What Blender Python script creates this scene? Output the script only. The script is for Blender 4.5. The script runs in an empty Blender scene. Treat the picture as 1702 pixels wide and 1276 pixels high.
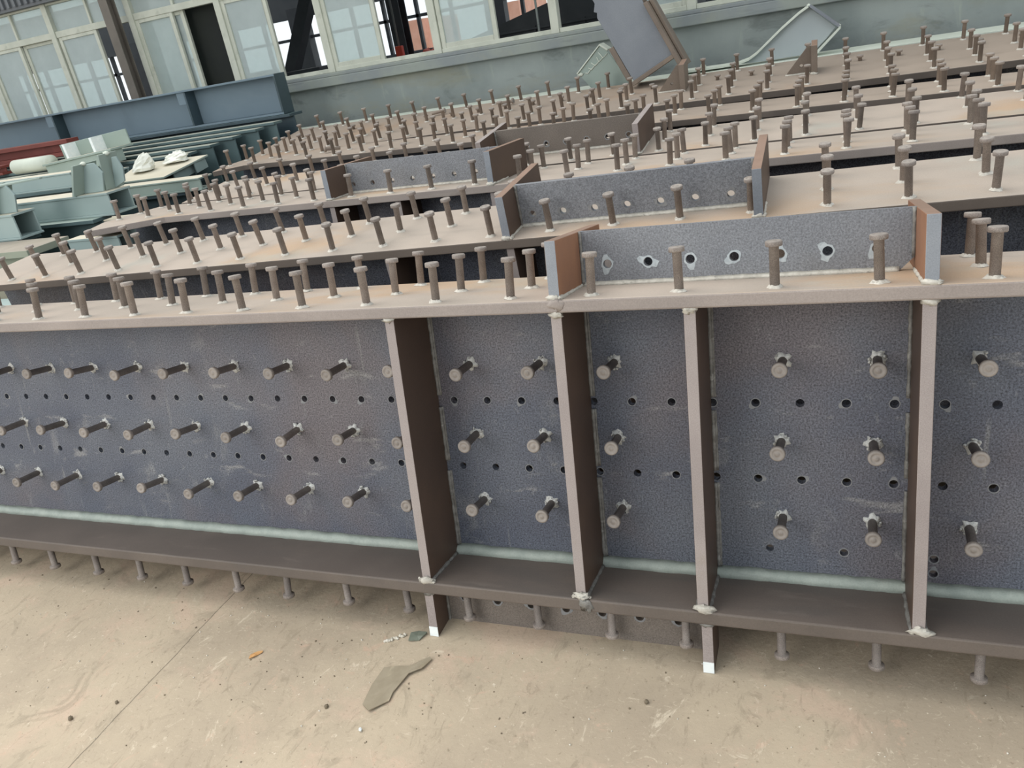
import bpy, bmesh, math, random
from mathutils import Matrix, Vector
rnd = random.Random(7)
scn = bpy.context.scene
COL = scn.collection

# ------------------------------------------------------------------ materials
def lin(h):
    if isinstance(h, tuple): return (*h, 1)
    v = [int(h[i:i+2], 16)/255 for i in (0, 2, 4)]
    return tuple((c/12.92 if c <= .04045 else ((c+.055)/1.055)**2.4) for c in v) + (1,)

class NT:
    def __init__(s, name):
        s.m = bpy.data.materials.new(name); s.m.use_nodes = True
        s.t = s.m.node_tree; s.n = s.t.nodes; s.l = s.t.links
        s.b = s.n['Principled BSDF']; s.out = s.n['Material Output']
        s.tc = s.n.new('ShaderNodeTexCoord')
    def inp(s, sock, v):
        if hasattr(v, 'links') or hasattr(v, 'is_output'): s.l.new(v, sock)
        else: sock.default_value = v
    def coords(s, scale=(1, 1, 1), src='Object'):
        mp = s.n.new('ShaderNodeMapping'); mp.inputs['Scale'].default_value = scale
        s.l.new(s.tc.outputs[src], mp.inputs[0]); return mp.outputs[0]
    def noise(s, scale, detail=4, rough=.55, stretch=(1, 1, 1), dist=0, src='Object'):
        k = s.n.new('ShaderNodeTexNoise'); k.inputs['Scale'].default_value = scale
        k.inputs['Detail'].default_value = detail; k.inputs['Roughness'].default_value = rough
        k.inputs['Distortion'].default_value = dist
        s.l.new(s.coords(stretch, src), k.inputs['Vector']); return k.outputs['Fac']
    def ramp(s, v, lo, hi):
        r = s.n.new('ShaderNodeMapRange'); r.inputs['From Min'].default_value = lo; r.inputs['From Max'].default_value = hi
        r.interpolation_type = 'SMOOTHSTEP'
        s.inp(r.inputs['Value'], v); return r.outputs['Result']
    def math(s, op, a, b=0.0):
        k = s.n.new('ShaderNodeMath'); k.operation = op; s.inp(k.inputs[0], a); s.inp(k.inputs[1], b); return k.outputs[0]
    def mix(s, f, a, b, blend='MIX'):
        k = s.n.new('ShaderNodeMix'); k.data_type = 'RGBA'; k.blend_type = blend
        s.inp(k.inputs[0], f); s.inp(k.inputs[6], a); s.inp(k.inputs[7], b); return k.outputs[2]
    def bump(s, v, strength=.2, dist=.01):
        k = s.n.new('ShaderNodeBump'); k.inputs['Strength'].default_value = strength; k.inputs['Distance'].default_value = dist
        s.l.new(v, k.inputs['Height']); s.l.new(k.outputs[0], s.b.inputs['Normal'])

def mat(name, c1, c2, scale=3, rough=.6, spots=(), speck=None, bump=None, metal=0, stretch=(1, 1, 1), rand=0, spec=.5):
    k = NT(name)
    c = k.mix(k.ramp(k.noise(scale, 6, .6, stretch), .35, .65), lin(c1), lin(c2))
    for col, sc, lo, hi, st, stv in spots:
        c = k.mix(k.math('MULTIPLY', k.ramp(k.noise(sc, 5, .6, stv, .3), lo, hi), st), c, lin(col))
    if speck:
        n = k.noise(speck[0], 2, .8)
        g = k.math('MULTIPLY_ADD', k.math('SUBTRACT', n, .5), speck[1])
        g.node.inputs[2].default_value = 1.0
        cb = k.n.new('ShaderNodeCombineColor')
        for i in range(3): k.l.new(g, cb.inputs[i])
        c = k.mix(1.0, c, cb.outputs[0], 'MULTIPLY')
    if rand:
        oi = k.n.new('ShaderNodeObjectInfo'); hs = k.n.new('ShaderNodeHueSaturation')
        v = k.math('MULTIPLY_ADD', oi.outputs['Random'], rand); v.node.inputs[2].default_value = 1-rand/2
        k.l.new(v, hs.inputs['Value']); k.l.new(c, hs.inputs['Color']); c = hs.outputs[0]
    k.l.new(c, k.b.inputs['Base Color'])
    k.b.inputs['Roughness'].default_value = rough; k.b.inputs['Metallic'].default_value = metal
    k.b.inputs['Specular IOR Level'].default_value = spec
    if bump: k.bump(k.noise(bump[0], 4, .7), bump[1], .004)
    return k.m

S1 = (1, 1, 1)
M = {}
M['web'] = mat('blue_grey_steel', '535763', '61656E', 2.2, .5, [('6A6060', 1.2, .48, .7, .65, S1), ('8A8A8A', 9, .6, .74, .4, (1, 1, .5)), ('949492', 5, .64, .75, .4, (6, 1, .4)), ('8E8E8E', 26, .62, .72, .3, (1, 1, .6)), ('9C9A97', 7, .60, .72, .5, (.8, 1, 2.6))], (230, 3.6), (230, .15))
M['dust'] = mat('dusty_flange_steel', '9F9489', 'AC9F93', 1.4, .7, [('B0906E', 1.1, .53, .70, .6, (1, 1.6, 1)), ('8F877E', 3.0, .58, .75, .5, (.5, 2, 1)), ('9FA39B', 2.3, .58, .7, .4, (1, 1, 1))], (260, .35), (200, .06))
M['dust_brown'] = mat('brown_dusty_flange_steel', '928579', '9D8F82', 1.2, .75, [('A07E5E', .9, .54, .72, .55, (1, 1.5, 1)), ('7E7468', 3, .58, .75, .4, (.5, 2, 1))], (260, .35), (200, .06))
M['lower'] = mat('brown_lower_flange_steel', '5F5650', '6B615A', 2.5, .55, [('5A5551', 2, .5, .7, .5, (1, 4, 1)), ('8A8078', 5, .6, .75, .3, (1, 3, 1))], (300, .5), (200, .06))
M['edge'] = mat('mauve_flange_edge_steel', '8C827C', '988D86', 3, .55, [('9D9389', 8, .55, .7, .4, (.3, 1, 3)), ('6C6058', 5, .58, .75, .5, S1)], (350, .6), (250, .08))
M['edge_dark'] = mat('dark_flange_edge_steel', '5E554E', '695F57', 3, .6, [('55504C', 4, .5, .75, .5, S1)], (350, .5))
M['brown'] = mat('brown_mill_scale_steel', '4E3F36', '5A483C', 3, .55, [('4A3C34', 3, .5, .75, .6, (1, 1, .4))], (350, .6), (250, .06))
M['stiff_edge'] = mat('cut_edge_steel', '938986', '9E9490', 4, .5, [('92877C', 7, .55, .7, .4, S1)], (420, .9), (250, .08))
M['rust'] = mat('orange_rust_steel', '86604A', '946A4E', 4, .65, [('6E5240', 5, .5, .75, .6, (1, 1, .5))], (350, .4))
M['rust_dull'] = mat('dull_rust_steel', '7E6656', '8A7060', 4, .65, [('6A5446', 5, .5, .75, .6, S1)], (350, .4))
M['splice'] = mat('speckled_splice_steel', '74767B', '7F8185', 2.5, .5, [('6E6862', 2.4, .55, .75, .5, S1)], (230, 2.1), (300, .1))
M['splice_brown'] = mat('brown_splice_steel', '6B635C', '766D65', 2.5, .6, [('5C544E', 2.4, .5, .75, .5, S1)], (260, 1.6), (300, .1))
M['splice_edge'] = mat('grey_blue_cut_steel', '7F848B', '8A8E94', 4, .5, [('9A8F84', 6, .58, .7, .5, S1)], (380, .7), (250, .06))
M['stud'] = mat('stud_steel', '867C75', '968C84', 30, .6, [('6C625B', 60, .5, .7, .5, S1)], (600, 2.0), (600, .15), rand=.3)
M['stud_far'] = mat('dusty_stud_steel', '8A7D72', '96897D', 30, .7, [('75655A', 60, .5, .7, .5, S1)], (900, .5), None, rand=.3)
M['head'] = mat('dusty_stud_head', '877F78', '938B84', 60, .65, [('7C6C60', 40, .55, .7, .5, S1)], None, None, rand=.25)
M['collar'] = mat('pale_weld_collar', 'B5B0A6', 'C9C4BA', 80, .6, [('807A72', 120, .55, .68, .6, S1)], None, (300, .4))
M['collar_dk'] = mat('silver_weld_spatter', 'C0C0BC', 'D4D4D0', 90, .45, [('77736E', 120, .55, .68, .6, S1)], None, (300, .5), metal=.3)
M['bead'] = mat('grey_weld_bead', '6F6C68', '8A8883', 60, .5, [('B0AEA8', 40, .6, .7, .6, S1)], None, (200, .5), metal=.2)
M['weld_pale'] = mat('pale_green_fillet_weld', '9AA39B', 'A9B1A8', 20, .6, [('7F857F', 15, .55, .7, .5, (.3, 1, 3))], (300, .4), (120, .3))
M['weld_white'] = mat('white_fillet_weld', 'B4AFA4', 'C8C3B8', 60, .55, [('7F7B73', 50, .58, .7, .6, S1)], None, (160, .5))
M['grind'] = mat('bright_ground_steel', 'A9B0B3', 'B9BFC1', 90, .4, [('8C9194', 80, .55, .7, .5, S1)], None, None, metal=.3)
M['grind_dull'] = mat('dull_ground_steel', '7A7B7D', '868788', 90, .5)
M['white_paint'] = mat('white_paint', 'E4ECEC', 'EEF3F2', 40, .5)
# painted steels of the background stacks
M['blue'] = mat('blue_grey_paint', '687984', '70818C', 1.2, .55, [('7C8A92', 3, .6, .75, .3, (.3, 1, 1)), ('55636D', 2, .6, .75, .3, S1)])
M['blue_dark'] = mat('dark_teal_paint', '37474C', '42525A', 2, .5)
M['teal'] = mat('deep_teal_paint', '4E6264', '5A6E70', 2, .55)
M['green'] = mat('pale_blue_green_paint', '90A2A1', '9BACAA', 1.5, .55, [('7E958F', 2, .55, .75, .5, (.4, 1, 1)), ('A6B5AE', 6, .62, .72, .3, S1)])
M['green2'] = mat('pale_sage_paint', '93A29A', '9FAEA6', 1.5, .6, [('85998F', 2, .55, .75, .5, (.4, 1, 1))])
M['green_top'] = mat('dusty_pale_paint', 'C0B9A6', 'CBC5B4', 2, .75, [('B0B5A6', 2, .5, .7, .6, (.5, 2, 1)), ('B59F80', 3, .6, .75, .4, S1)])
M['olive'] = mat('olive_paint', '8A9080', '969B8B', 2, .65, [('A59C8C', 3, .5, .7, .6, S1)])
M['pale_grey'] = mat('pale_grey_paint', 'A2ABAD', 'ABB4B5', 2, .55)
M['olive_top'] = mat('brown_grey_dusty_paint', '958C80', 'A0978A', 3, .75, [('85806F', 3, .5, .7, .6, S1)])
M['cream'] = mat('cream_primer', 'C6CDC0', 'D2D8CC', 2, .6, [('B2B9A8', 6, .55, .7, .5, S1)])
M['maroon'] = mat('maroon_primer', '6E342B', '7A3C34', 3, .6, [('6A332B', 4, .55, .7, .6, S1)])
M['white_wrap'] = mat('crumpled_white_wrap', 'D8DAD0', 'E4E5DC', 12, .7)
M['brown_col'] = mat('brown_scale_steel', '6E6257', '7A6D61', 4, .6, [('8A7A6A', 6, .55, .7, .5, (1, 1, .3))], (200, .5))
M['grey_plate'] = mat('grey_plate_steel', '767B82', '80858B', 3, .55, [('6B5F55', 3.5, .6, .74, .6, S1)], (220, .5))
# setting
M['frame'] = mat('cream_window_frame', 'B9BCAE', 'C6C8BA', 6, .55, [('9DA092', 9, .58, .7, .4, S1)])
M['sill'] = mat('grey_cement_ledge', '83898A', '90968F', 3, .8, [('6F7474', 6, .55, .7, .5, (.4, 1, 3)), ('9A9A88', 2, .56, .7, .5, S1), ('C9CFCE', 60, .72, .76, .5, S1)], None, (80, .2))
M['lintel'] = mat('grey_corrugated_sheet', '63666A', '6D7073', 3, .6)
M['post'] = mat('taupe_steel_post', '625C54', '6D665E', 4, .6)
M['dark'] = mat('dark_steel', '44474B', '4E5155', 4, .6)
M['black'] = mat('black_green_board', '1A1E1C', '20241F', 4, .8)
M['machine'] = mat('dark_grey_machine', '4A4A54', '585862', 6, .6)
M['red'] = mat('orange_red_paint', 'D2402A', 'DE4E33', 6, .5)
M['brick'] = mat('salmon_brick_wall', 'DDA48C', 'E6B09A', 4, .8)
M['room'] = mat('grey_room_paint', '5C6064', '66696C', 2, .8)
M['leaf'] = mat('dry_orange_leaf', 'B98A55', 'C99C68', 60, .7)
M['sheet'] = mat('torn_grey_brown_sheet', '8F8470', '9A8F7B', 20, .75, [('B4A88F', 25, .58, .7, .6, (1, .4, 1))])
M['shard'] = mat('grey_green_shard', '6E7468', '7A8074', 30, .35)
M['crumb'] = mat('pale_crumbs', 'C9C3B4', 'D8D2C6', 60, .7)
M['stone'] = mat('grey_brown_stone', '6F6455', '80745F', 40, .8)

def floor_mat():
    k = NT('dusty_concrete_floor')
    c = k.mix(k.ramp(k.noise(1.6, 7, .6), .35, .65), lin('A39582'), lin('B6A791'))
    c = k.mix(k.math('MULTIPLY', k.ramp(k.noise(3.2, 6, .65, (1, 1, 1), .8), .52, .68), .6), c, lin('C2A995'))
    c = k.mix(k.math('MULTIPLY', k.ramp(k.noise(5.5, 6, .7, (1, 1, 1), 1.2), .56, .68), .5), c, lin('918572'))
    c = k.mix(k.math('MULTIPLY', k.ramp(k.noise(9, 6, .75, (1, .5, 1), 2.0), .6, .7), .7), c, lin('D6C9B4'))
    c = k.mix(k.math('MULTIPLY', k.ramp(k.noise(14, 6, .75, (1.6, .7, 1), 1.5), .54, .68), .5), c, lin('8C7F6C'))
    c = k.mix(k.math('MULTIPLY', k.ramp(k.noise(22, 5, .75, (1, 1.5, 1), 2.5), .58, .68), .55), c, lin('CDBFA9'))
    c = k.mix(k.math('MULTIPLY', k.ramp(k.noise(6.5, 5, .7, (1, 1, 1), 3.0), .6, .7), .5), c, lin('C3A48F'))
    c = k.mix(k.math('MULTIPLY', k.ramp(k.noise(70, 4, .7), .6, .72), .55), c, lin('70644F'))
    c = k.mix(k.math('MULTIPLY', k.ramp(k.noise(45, 3, .7), .67, .74), .85), c, lin('D6CBB8'))
    # joint cut in the slab along world y at x = 0.978, wobbling slightly
    sep = k.n.new('ShaderNodeSeparateXYZ'); k.l.new(k.tc.outputs['Object'], sep.inputs[0])
    w = k.math('MULTIPLY', k.math('SUBTRACT', k.noise(12, 4, .6), .5), .012)
    d = k.math('ABSOLUTE', k.math('SUBTRACT', k.math('ADD', sep.outputs[0], w), .978))
    j = k.math('SUBTRACT', 1.0, k.ramp(d, .0006, .0026))
    c = k.mix(k.math('MULTIPLY', j, .7), c, lin('4A4236'))
    k.l.new(c, k.b.inputs['Base Color']); k.b.inputs['Roughness'].default_value = .75
    k.bump(k.noise(45, 8, .75), .4, .006)
    return k.m
M['floor'] = floor_mat()

def wall_mat():
    k = NT('stained_cement_wall')
    c = k.mix(k.ramp(k.noise(1.5, 6, .6), .35, .65), lin('848C8A'), lin('969D9A'))
    c = k.mix(k.math('MULTIPLY', k.ramp(k.noise(3, 6, .65, (1, 1, 2), .6), .52, .7), .55), c, lin('5F6462'))
    c = k.mix(k.math('MULTIPLY', k.ramp(k.noise(4, 5, .6, (2.5, 1, .5), .6), .58, .72), .45), c, lin('A3A99F'))
    c = k.mix(k.math('MULTIPLY', k.ramp(k.noise(1.1, 5, .6, (1, 1, 3)), .52, .68), .5), c, lin('8F8B74'))
    k.l.new(c, k.b.inputs['Base Color']); k.b.inputs['Roughness'].default_value = .85
    k.bump(k.noise(25, 6, .7), .15, .006)
    return k.m
M['wall'] = wall_mat()

def glass_mat(name, tint, fac):
    k = NT(name)
    tr = k.n.new('ShaderNodeBsdfTransparent'); tr.inputs[0].default_value = lin(tint)
    df = k.n.new('ShaderNodeBsdfDiffuse'); df.inputs[0].default_value = lin('EAF1EF')
    tl = k.n.new('ShaderNodeBsdfTranslucent'); tl.inputs[0].default_value = lin('EAF1EF')
    gl = k.n.new('ShaderNodeBsdfGlossy'); gl.inputs['Roughness'].default_value = .06; gl.inputs[0].default_value = (.9, .95, .95, 1)
    m0 = k.n.new('ShaderNodeMixShader'); m0.inputs[0].default_value = .4; k.l.new(df.outputs[0], m0.inputs[1]); k.l.new(tl.outputs[0], m0.inputs[2])
    m1 = k.n.new('ShaderNodeMixShader'); k.inp(m1.inputs[0], k.math('MULTIPLY_ADD', k.noise(4, 5, .6), .25)); m1.inputs[0].links[0].from_node.inputs[2].default_value = fac-.12
    k.l.new(tr.outputs[0], m1.inputs[1]); k.l.new(m0.outputs[0], m1.inputs[2])
    lw = k.n.new('ShaderNodeLayerWeight'); lw.inputs[0].default_value = .5
    m2 = k.n.new('ShaderNodeMixShader'); k.inp(m2.inputs[0], k.math('MULTIPLY_ADD', k.math('POWER', lw.outputs['Facing'], 4.0), .45)); m2.inputs[0].links[0].from_node.inputs[2].default_value = .04
    _ = 0
    k.l.new(m1.outputs[0], m2.inputs[1]); k.l.new(gl.outputs[0], m2.inputs[2])
    k.l.new(m2.outputs[0], k.out.inputs[0]); k.n.remove(k.b)
    return k.m
M['glass'] = glass_mat('dusty_window_glass', 'DDE8E6', .52)

# ------------------------------------------------------------------ mesh helpers
class MB:
    def __init__(s): s.v = []; s.f = []; s.m = []; s.sm = []
    def add(s, vs, fs, m=0, smooth=False):
        o = len(s.v); s.v += [tuple(v) for v in vs]
        for i, f in enumerate(fs):
            s.f.append(tuple(o+j for j in f)); s.m.append(m[i] if isinstance(m, (list, tuple)) else m); s.sm.append(smooth)
        return s
    def box(s, x0, x1, y0, y1, z0, z1, m=0, mx=None, my=None, mt=None, mb=None):
        vs = [(x, y, z) for z in (z0, z1) for y in (y0, y1) for x in (x0, x1)]
        fs = [(0, 2, 3, 1), (4, 5, 7, 6), (0, 1, 5, 4), (2, 6, 7, 3), (0, 4, 6, 2), (1, 3, 7, 5)]
        g = lambda a: m if a is None else a
        return s.add(vs, fs, [g(mb), g(mt), g(my), g(my), g(mx), g(mx)])
    def prism(s, poly, axis, a, b, m=0, mcap=None):
        n = len(poly)
        def P(q, t):
            return {'x': (t, q[0], q[1]), 'y': (q[0], t, q[1]), 'z': (q[0], q[1], t)}[axis]
        vs = [P(q, a) for q in poly]+[P(q, b) for q in poly]
        fs = [tuple(range(n))[::-1], tuple(range(n, 2*n))]+[(i, (i+1) % n, n+(i+1) % n, n+i) for i in range(n)]
        c = m if mcap is None else mcap
        return s.add(vs, fs, [c, c]+[m]*n)
    def lathe(s, prof, n=20, m=0, mats=None, smooth=True):
        vs = []; fs = []; ms = []
        for r, z in prof:
            for i in range(n):
                a = 2*math.pi*i/n; vs.append((r*math.cos(a), r*math.sin(a), z))
        for k in range(len(prof)-1):
            for i in range(n):
                fs.append((k*n+i, k*n+(i+1) % n, (k+1)*n+(i+1) % n, (k+1)*n+i)); ms.append(mats[k] if mats else m)
        return s.add(vs, fs, ms, smooth)
    def tube(s, pts, r, n=8, m=0, jit=0.0, caps=True, smooth=True):
        pts = [Vector(p) for p in pts]; vs = []; fs = []
        d0 = (pts[-1]-pts[0]).normalized(); up = Vector((0, 0, 1)) if abs(d0.z) < .9 else Vector((1, 0, 0))
        for k, p in enumerate(pts):
            d = (pts[min(k+1, len(pts)-1)]-pts[max(k-1, 0)]).normalized(); a = d.cross(up).normalized(); b = d.cross(a)
            rr = r*(1+jit*(rnd.random()-.5)*2)
            for i in range(n):
                t = 2*math.pi*i/n; vs.append(p+a*rr*math.cos(t)+b*rr*math.sin(t))
        for k in range(len(pts)-1):
            for i in range(n): fs.append((k*n+i, k*n+(i+1) % n, (k+1)*n+(i+1) % n, (k+1)*n+i))
        if caps: fs += [tuple(range(n))[::-1], tuple(range((len(pts)-1)*n, len(pts)*n))]
        return s.add(vs, fs, m, smooth)
    def lump(s, c, rx, ry, rz, m=0, jit=.35, n=7, k=5):
        vs = []; fs = []
        for j in range(k+1):
            ph = math.pi*j/k
            for i in range(n):
                a = 2*math.pi*i/n; q = 1+jit*(rnd.random()-.5)*2
                vs.append((c[0]+rx*q*math.sin(ph)*math.cos(a), c[1]+ry*q*math.sin(ph)*math.sin(a), c[2]+rz*q*math.cos(ph)))
        for j in range(k):
            for i in range(n): fs.append((j*n+i, j*n+(i+1) % n, (j+1)*n+(i+1) % n, (j+1)*n+i))
        return s.add(vs, fs, m, True)
    def mesh(s, name, mats):
        me = bpy.data.meshes.new(name); me.from_pydata(s.v, [], s.f)
        for k in mats: me.materials.append(M[k] if isinstance(k, str) else k)
        me.polygons.foreach_set('material_index', s.m); me.polygons.foreach_set('use_smooth', s.sm)
        bm = bmesh.new(); bm.from_mesh(me); bmesh.ops.remove_doubles(bm, verts=bm.verts, dist=1e-7); bmesh.ops.recalc_face_normals(bm, faces=bm.faces); bm.to_mesh(me); bm.free()
        me.update(); return me
    def build(s, name, mats, parent=None, bevel=0, mw=None):
        if isinstance(mats, str): mats = [mats]
        return link(name, s.mesh(name, mats), parent, bevel, mw)

def link(name, me, parent=None, bevel=0, mw=None):
    o = bpy.data.objects.new(name, me); COL.objects.link(o)
    if parent: o.parent = parent
    if mw is not None: o.matrix_local = mw
    if bevel:
        b = o.modifiers.new('bevel', 'BEVEL'); b.width = bevel; b.segments = 2; b.limit_method = 'ANGLE'
    return o

def empty(name, loc=(0, 0, 0), mw=None):
    o = bpy.data.objects.new(name, None); COL.objects.link(o); o.empty_display_size = .1
    if mw is not None: o.matrix_world = mw
    else: o.location = loc
    return o

def tag(o, label, cat, group=None, kind=None):
    o['label'] = label; o['category'] = cat; o['kind'] = kind or 'thing'
    if group: o['group'] = group
    return o

def struct(o):
    o['kind'] = 'structure'; return o

def holes_mesh(outline, holes, y0, y1):
    """flat plate in the xz plane between y0 and y1, outline polygon minus round (or polygonal) holes"""
    cu = bpy.data.curves.new('tmp', 'CURVE'); cu.dimensions = '2D'; cu.fill_mode = 'BOTH'; cu.extrude = abs(y1-y0)/2
    def spl(pts):
        sp = cu.splines.new('POLY'); sp.points.add(len(pts)-1)
        for p, q in zip(sp.points, pts): p.co = (q[0], q[1], 0, 1)
        sp.use_cyclic_u = True
    spl(outline)
    for x, z, r in holes: spl([(x+r*math.cos(2*math.pi*i/20), z+r*math.sin(2*math.pi*i/20)) for i in range(20)])
    ob = bpy.data.objects.new('tmp', cu)
    me = bpy.data.meshes.new_from_object(ob)
    bpy.data.objects.remove(ob); bpy.data.curves.remove(cu)
    me.transform(Matrix(((1, 0, 0, 0), (0, 0, -1, (y0+y1)/2), (0, 1, 0, 0), (0, 0, 0, 1))))
    bm = bmesh.new(); bm.from_mesh(me); bmesh.ops.remove_doubles(bm, verts=bm.verts, dist=1e-6); bmesh.ops.recalc_face_normals(bm, faces=bm.faces); bm.to_mesh(me); bm.free()
    for p in me.polygons: p.use_smooth = False
    return me

def rect(x0, x1, z0, z1): return [(x0, z0), (x1, z0), (x1, z1), (x0, z1)]

def star(cx, cz, r0, r1, n=11, dirs=()):
    out = []
    for i in range(n*2):
        a = 2*math.pi*i/(n*2); r = r0+(r1-r0)*rnd.random()*.35
        for d, e in dirs:
            c = math.cos(a-d)
            if c > .8: r += e*(c-.8)/.2*(.7+.5*rnd.random())
        out.append((cx+r*math.cos(a), cz+r*math.sin(a)))
    return out

# ------------------------------------------------------------------ studs
def stud_mesh(L, side, name):
    r, R, t = .0102, .0176, .0115
    prof = [(0.0005, 0), (r, 0), (r, L-t-.001), (R-.001, L-t), (R, L-t+.0015), (R, L-.002), (R-.002, L), (R*.66, L), (R*.6, L-.0013), (R*.34, L-.0013), (R*.28, L), (.0005, L)]
    b = MB(); b.lathe(prof, 18, 0, [0, 0, 0, 0, 0, 1, 1, 1, 1, 1, 1], True)
    return b.mesh(name, [side, 'head'])
def collar_mesh(m, spat):
    b = MB(); n = 16; prof = []
    vs = []; fs = []
    for i in range(n):
        a = 2*math.pi*i/n; q = 1+spat*(rnd.random()-.5); h = .0058*(1+spat*(rnd.random()-.4))
        for rr, z in ((.0100, h), (.0128*q, h*.95), (.0165*q, h*.35), (.0185*q, 0.0)):
            vs.append((rr*math.cos(a), rr*math.sin(a), z))
    for i in range(n):
        for k in range(3): fs.append((i*4+k, i*4+k+1, ((i+1) % n)*4+k+1, ((i+1) % n)*4+k))
    b.add(vs, fs, 0, True)
    if spat > .5:
        for _ in range(4):
            a = rnd.random()*6.28; b.lump((.0165*math.cos(a), .0165*math.sin(a), .003), .004, .004, .005, 0, .4, 6, 4)
    return b.mesh('weld_collar', [m])
STUD = stud_mesh(.0985, 'stud', 'shear_stud'); STUD_F = stud_mesh(.0985, 'stud_far', 'shear_stud'); STUB = stud_mesh(.03, 'stud_far', 'stud_stub')
COLL = [collar_mesh('collar', .5) for _ in range(4)]; COLL_W = [collar_mesh('collar_dk', .62) for _ in range(5)]
DIRM = {'up': Matrix.Identity(4), 'front': Matrix.Rotation(math.radians(90), 4, 'X'), 'down': Matrix.Rotation(math.radians(180), 4, 'X')}
def stud(par, x, y, z, d='up', name='shear_stud', me=None, far=False, tilt=1.4, collar=True):
    me = me or (STUD_F if far else STUD)
    rt = Matrix.Rotation(math.radians(rnd.gauss(0, tilt)), 4, 'X') @ Matrix.Rotation(math.radians(rnd.gauss(0, tilt)), 4, 'Y') @ Matrix.Rotation(rnd.random()*6.28, 4, 'Z')
    o = link(name, me, par, 0, Matrix.Translation((x, y, z)) @ DIRM[d] @ rt)
    if collar: link('weld_collar', rnd.choice(COLL_W if d == 'front' else COLL), o)
    return o

def bead(b, p0, p1, r, step=.012, m=0, jit=.3):
    p0, p1 = Vector(p0), Vector(p1); n = max(2, int((p1-p0).length/step))
    b.tube([p0.lerp(p1, i/n) for i in range(n+1)], r, 6, m, jit)

def one_bead(par, p0, p1, r, m='bead'):
    b = MB(); bead(b, p0, p1, r); return b.build('weld_bead', m, par)

def fillet(b, x0, x1, y, z, wy, wz, step=.02, m=0):
    """triangular fillet weld along x, leaning on the plate at y (towards -y) and on the surface at z"""
    n = max(2, int((x1-x0)/step)); vs = []; fs = []
    for i in range(n+1):
        x = x0+(x1-x0)*i/n; a = wy*(1+.18*(rnd.random()-.5)); c = wz*(1+.14*(rnd.random()-.5))
        vs += [(x, y, z), (x, y, z+c), (x, y-a*.55, z+c*.5), (x, y-a, z)]
    for i in range(n):
        for k in range(4): fs.append((i*4+k, i*4+(k+1) % 4, (i+1)*4+(k+1) % 4, (i+1)*4+k))
    fs += [(0, 1, 2, 3), tuple(n*4+k for k in (3, 2, 1, 0))]
    b.add(vs, fs, m, True)

# ------------------------------------------------------------------ girders
def splice(par, xl, xr, yp, yF, yB, zt, h, hz, hxs, mats, clip=.0, te=.026, up=1, marks=True, tp=.016, big=1.0):
    """upright plate with bolt holes between two end plates, on (up=1) or under (up=-1) a flange"""
    web, edge, face = mats
    za, zb = (zt, zt+h) if up > 0 else (zt-h, zt)
    out = [(xl, za), (xr-clip, za), (xr, za+clip), (xr, zb), (xl, zb)] if clip else rect(xl, xr, za, zb)
    me = holes_mesh(out, [(x, hz, .0108) for x in hxs], yp, yp+tp); me.materials.append(M[web])
    o = link('splice_plate', me, par)
    b = MB()
    if up > 0: fillet(b, xl, xr-clip, yp, za, .010, .010, .012)
    if up > 0: b.build('weld_seam', 'weld_white', o)
    one_bead(o, (xl+.003, yp-.002, za), (xl+.003, yp-.002, zb), .005); one_bead(o, (xr-.003, yp-.002, za+clip), (xr-.003, yp-.002, zb), .005)
    if marks:
        b = None
        for i, x in enumerate(hxs):
            a = rnd.random()*6.28
            st = star(x, hz, .0138, .021, 10, [(a, .012*big), (a+rnd.uniform(1.8, 4.2), .016*big*rnd.random())])
            m2 = holes_mesh(st, [(x, hz, .0108)], yp-.0007, yp-.0001)
            m2.materials.append(M['grind' if big > .7 else 'grind_dull']); link('grind_mark', m2, o)
    for xe in (xl-te/2, xr+te/2):
        b = MB(); b.box(xe-te/2, xe+te/2, yF, yB, za, zb, 0, mx=0, my=1, mt=2)
        e = b.build('end_plate', [face, edge, ('rust_dull' if big > .3 else edge) if up > 0 else edge], par, .0015)
        b = MB()
        if up > 0:
            b.lump((xe, yF+.002, za+.003), te*.75, .009, .008); b.lump((xe+te*.5, yF+.012, za+.003), .007, .02, .006); b.build('weld_lump', 'weld_white', e)
            one_bead(e, (xe-te/2, yF, za+.002), (xe-te/2, yp, za+.002), .005, 'weld_white'); one_bead(e, (xe+te/2, yF, za+.002), (xe+te/2, yp, za+.002), .005, 'weld_white')
        else:
            b.lump((xe, yF+.002, zb-.003), te*.7, .008, .007); b.build('weld_lump', 'bead', e); one_bead(e, (xe+te/2, yF, zb-.003), (xe+te/2, yB, zb-.003), .005)
    return o

def girder(label, mw, X0, X1, yF, yB, depth, tf, rows, ks, top, edge, far, skip=lambda r, x: False, stiff=(), splices=(), zt=0, step=.2, flare=None):
    g = empty('steel_girder', mw=mw)
    tag(g, label, 'girder')
    yc = 0 if yF > -.25 and yB < .25 else .13
    b = MB()
    if flare:
        b.prism([(X1, yF), (X1, yB), (X0, yB), (X0, yF+.02), (X0+flare[0], yF-flare[1]), (X0+flare[2], yF)], 'z', zt-tf, zt, 1)
        b.m[1] = 0
    else: b.box(X0, X1, yF, yB, zt-tf, zt, 1, mt=0)
    b.build('top_flange', [top, edge], g, .003)
    MB().box(X0+.01, X1, yc-.012, yc+.012, zt-depth+tf, zt-tf, 0).build('web', 'web', g)
    MB().box(X0, X1, yF, yB, zt-depth, zt-depth+tf, 1, mt=0).build('bottom_flange', ['lower', 'edge_dark'], g, .003)
    for xs in stiff:
        MB().box(xs-.013, xs+.013, yF+.012, yc-.012, zt-depth+tf, zt-tf, 0, my=1).build('stiffener', ['brown', 'stiff_edge'], g, .0015)
    for r, y in enumerate(rows):
        for k in range(ks[0], ks[1]+1):
            if not skip(r, step*k): stud(g, step*k, y, zt, far=far)
    for s in splices: splice(g, **s)
    return g

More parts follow.
